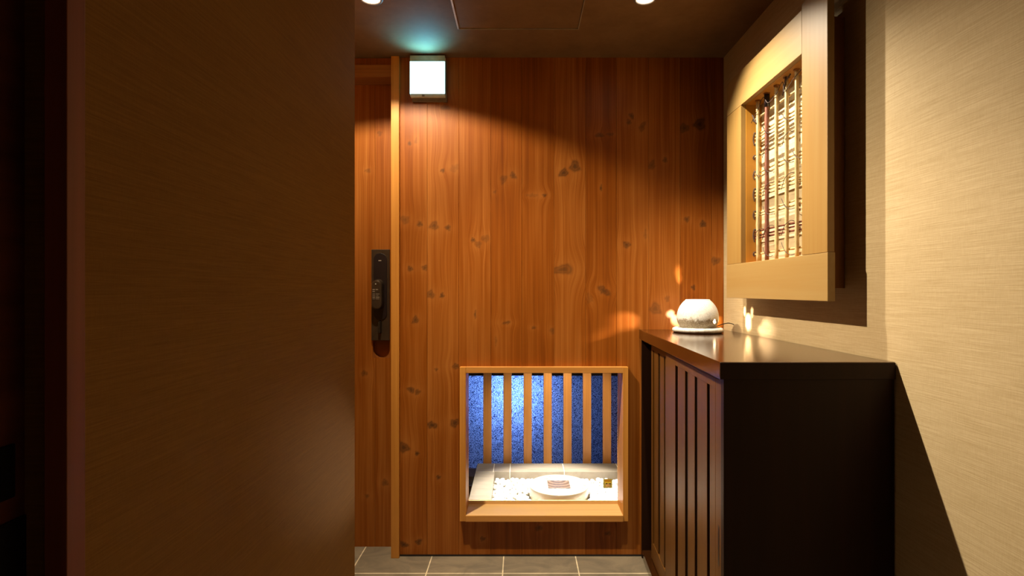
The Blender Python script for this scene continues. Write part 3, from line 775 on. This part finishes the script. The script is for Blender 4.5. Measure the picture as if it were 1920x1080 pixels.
for i, k in enumerate(vr):
    red = (i == 1)
    r = .0068 if red else .0056
    o = obj('smoked_bamboo_pole' if red else 'bamboo_pole', bamboo(bmesh.new(), (X(xb), Y(k), Z(43)), (X(xb), Y(k), Z(291)), r, [random.uniform(.1, .3), random.uniform(.45, .6), random.uniform(.7, .9)]),
            M_REDB if red else M_STRAW, lf, True, label='dark red-brown smoked bamboo pole' if red else None)
    bm = lathe(bmesh.new(), [(0, Z(291)-.004), (r+.003, Z(291)-.004), (r+.004, Z(291)-.0005)], (X(xb), Y(k)), 14)
    obj('pole_collar', bm, M_BOX, lf)
obj('black_pole_cap', tube(bmesh.new(), [(X(xb), Y(vr[1]), Z(291-20)), (X(xb), Y(vr[1]), Z(291-2))], .0088, 12), M_NODE, lf, True)
hz = [(266.8, 1, 0), (236.7, 3, 0), (208, 1, 0), (179.8, 2, 0), (149.7, 3, 0), (117.9, 2, 0), (86, 3, 1), (56.9, 1, 0)]
kA, kB = .8355, .650
for (zz, n, red) in hz:
    for q in range(n):
        off = (q-(n-1)/2)*5.2
        tl = random.uniform(-1.2, 1.2)
        r = .0030 if n > 1 else .0036
        obj('reed', bamboo(bmesh.new(), (X(xb)+.0105, Y(kA), Z(zz+off+tl)), (X(xb)+.0105, Y(kB), Z(zz+off-tl)), r, [random.random()*.9 for _ in range(3)], .0006), M_REDR if red else M_REED, lf, True)
    bm = tube(bmesh.new(), spline([(X(xb)+.007, Y(kA)-.003, Z(zz-n*3.4)), (X(xb)+.003, Y(kA)-.001, Z(zz)), (X(xb)+.007, Y(kA)-.003, Z(zz+n*3.4)), (X(xb)+.014, Y(kA)-.003, Z(zz+n*2))], 6), .0018, 6)
    obj('end_tie', bm, M_VINE, lf, True)
# vine ties wound diagonally over the crossings
for i, k in enumerate(vr[:5]):
    for j, (zz, n, red) in enumerate(hz):
        if i in (1, 3) and j > 0 or (i == 0 and j in (3, 6)) or (i == 4 and j == 3):
            L = random.uniform(8, 11); s = 1 if j % 2 else -1
            dk_ = L*.00115
            pts = [(X(xb)-.004, Y(k+dk_*.9), Z(zz+s*L*.9)), (X(xb)-.0085, Y(k+dk_*.1), Z(zz+s*L*.1)), (X(xb)-.0075, Y(k-dk_*.3), Z(zz-s*L*.4)), (X(xb)-.002, Y(k-dk_), Z(zz-s*L*.8)), (X(xb)+.008, Y(k-dk_*1.2), Z(zz-s*L*.7))]
            obj('vine_tie', tube(bmesh.new(), spline(pts, 5), [.0010]*20 + [.0008], 6), M_VINE, lf, True)
pts = [(X(xb)-.006, Y(.833), Z(262)), (X(xb)-.008, Y(.81), Z(273)), (X(xb)-.009, Y(.79), Z(286)), (X(xb)-.010, Y(.772), Z(272)), (X(xb)-.008, Y(.75), Z(277)), (X(xb)-.009, Y(.731), Z(286)), (X(xb)-.01, Y(.724), Z(270)), (X(xb)-.009, Y(.70), Z(279)), (X(xb)-.006, Y(.66), Z(288))]
obj('vine_strand', tube(bmesh.new(), spline(pts, 7), .0012, 6), M_VINE, lf, True)
for (k1, z1, k2, z2) in ((.827, 272, .815, 255), (.722, 290, .733, 268), (.725, 284, .712, 289)):
    obj('vine_strand', tube(bmesh.new(), [(X(xb)-.008, Y(k1), Z(z1)), (X(xb)-.006, Y(k2), Z(z2))], .0022, 6), M_VINE, lf, True)

# ------------------------------------------------------------------ white pebbles, each its own object
protos = []
for q in range(6):
    bm = bmesh.new(); bmesh.ops.create_icosphere(bm, subdivisions=2, radius=1)
    sx, sy, sz = random.uniform(.9, 1.15), random.uniform(.75, 1.0), random.uniform(.55, .75)
    ph = [random.uniform(0, 6) for _ in range(3)]
    for v in bm.verts:
        c = v.co; k = 1+.09*math.sin(2.3*c.x+ph[0])+.08*math.sin(2.9*c.y+ph[1])+.06*math.sin(3.1*c.z+ph[2])
        v.co = Vector((c.x*sx*k, c.y*sy*k, c.z*sz*k))
    me = bpy.data.meshes.new('white_pebble'); bm.to_mesh(me); bm.free(); me.materials.append(M_PEB)
    for p in me.polygons: p.use_smooth = True
    protos.append(me)
first = None; placed = []
tries = 0
while len(placed) < 296 and tries < 60000:
    tries += 1
    r = random.uniform(.0105, .0160)
    x = random.uniform(bed[0]+r, bed[1]-r); y = random.uniform(bed[2]+r, bed[3]-r)
    if math.hypot(x-bx, y-by) < bR+r*1.05: continue
    if any((x-a)**2+(y-b)**2 < (.84*(r+c))**2 for a, b, c in placed): continue
    placed.append((x, y, r))
    o = link(bpy.data.objects.new('white_pebble', protos[random.randrange(6)])) if first is None else first.copy()
    if first is None:
        first = o
        o['label'] = 'smooth white pebble in the bed behind the low window glass'
        o['category'] = 'pebble'; o['group'] = 'white pebbles around the glass basin'
    else:
        link(o); o.data = protos[random.randrange(6)]
    o.location = (x, y, Z(-431)+r*.62+random.uniform(0, .006)); o.scale = (r, r, r); o.rotation_euler = (random.uniform(-.3, .3), random.uniform(-.3, .3), random.uniform(0, 6.28))
print('pebbles', len(placed), tries)
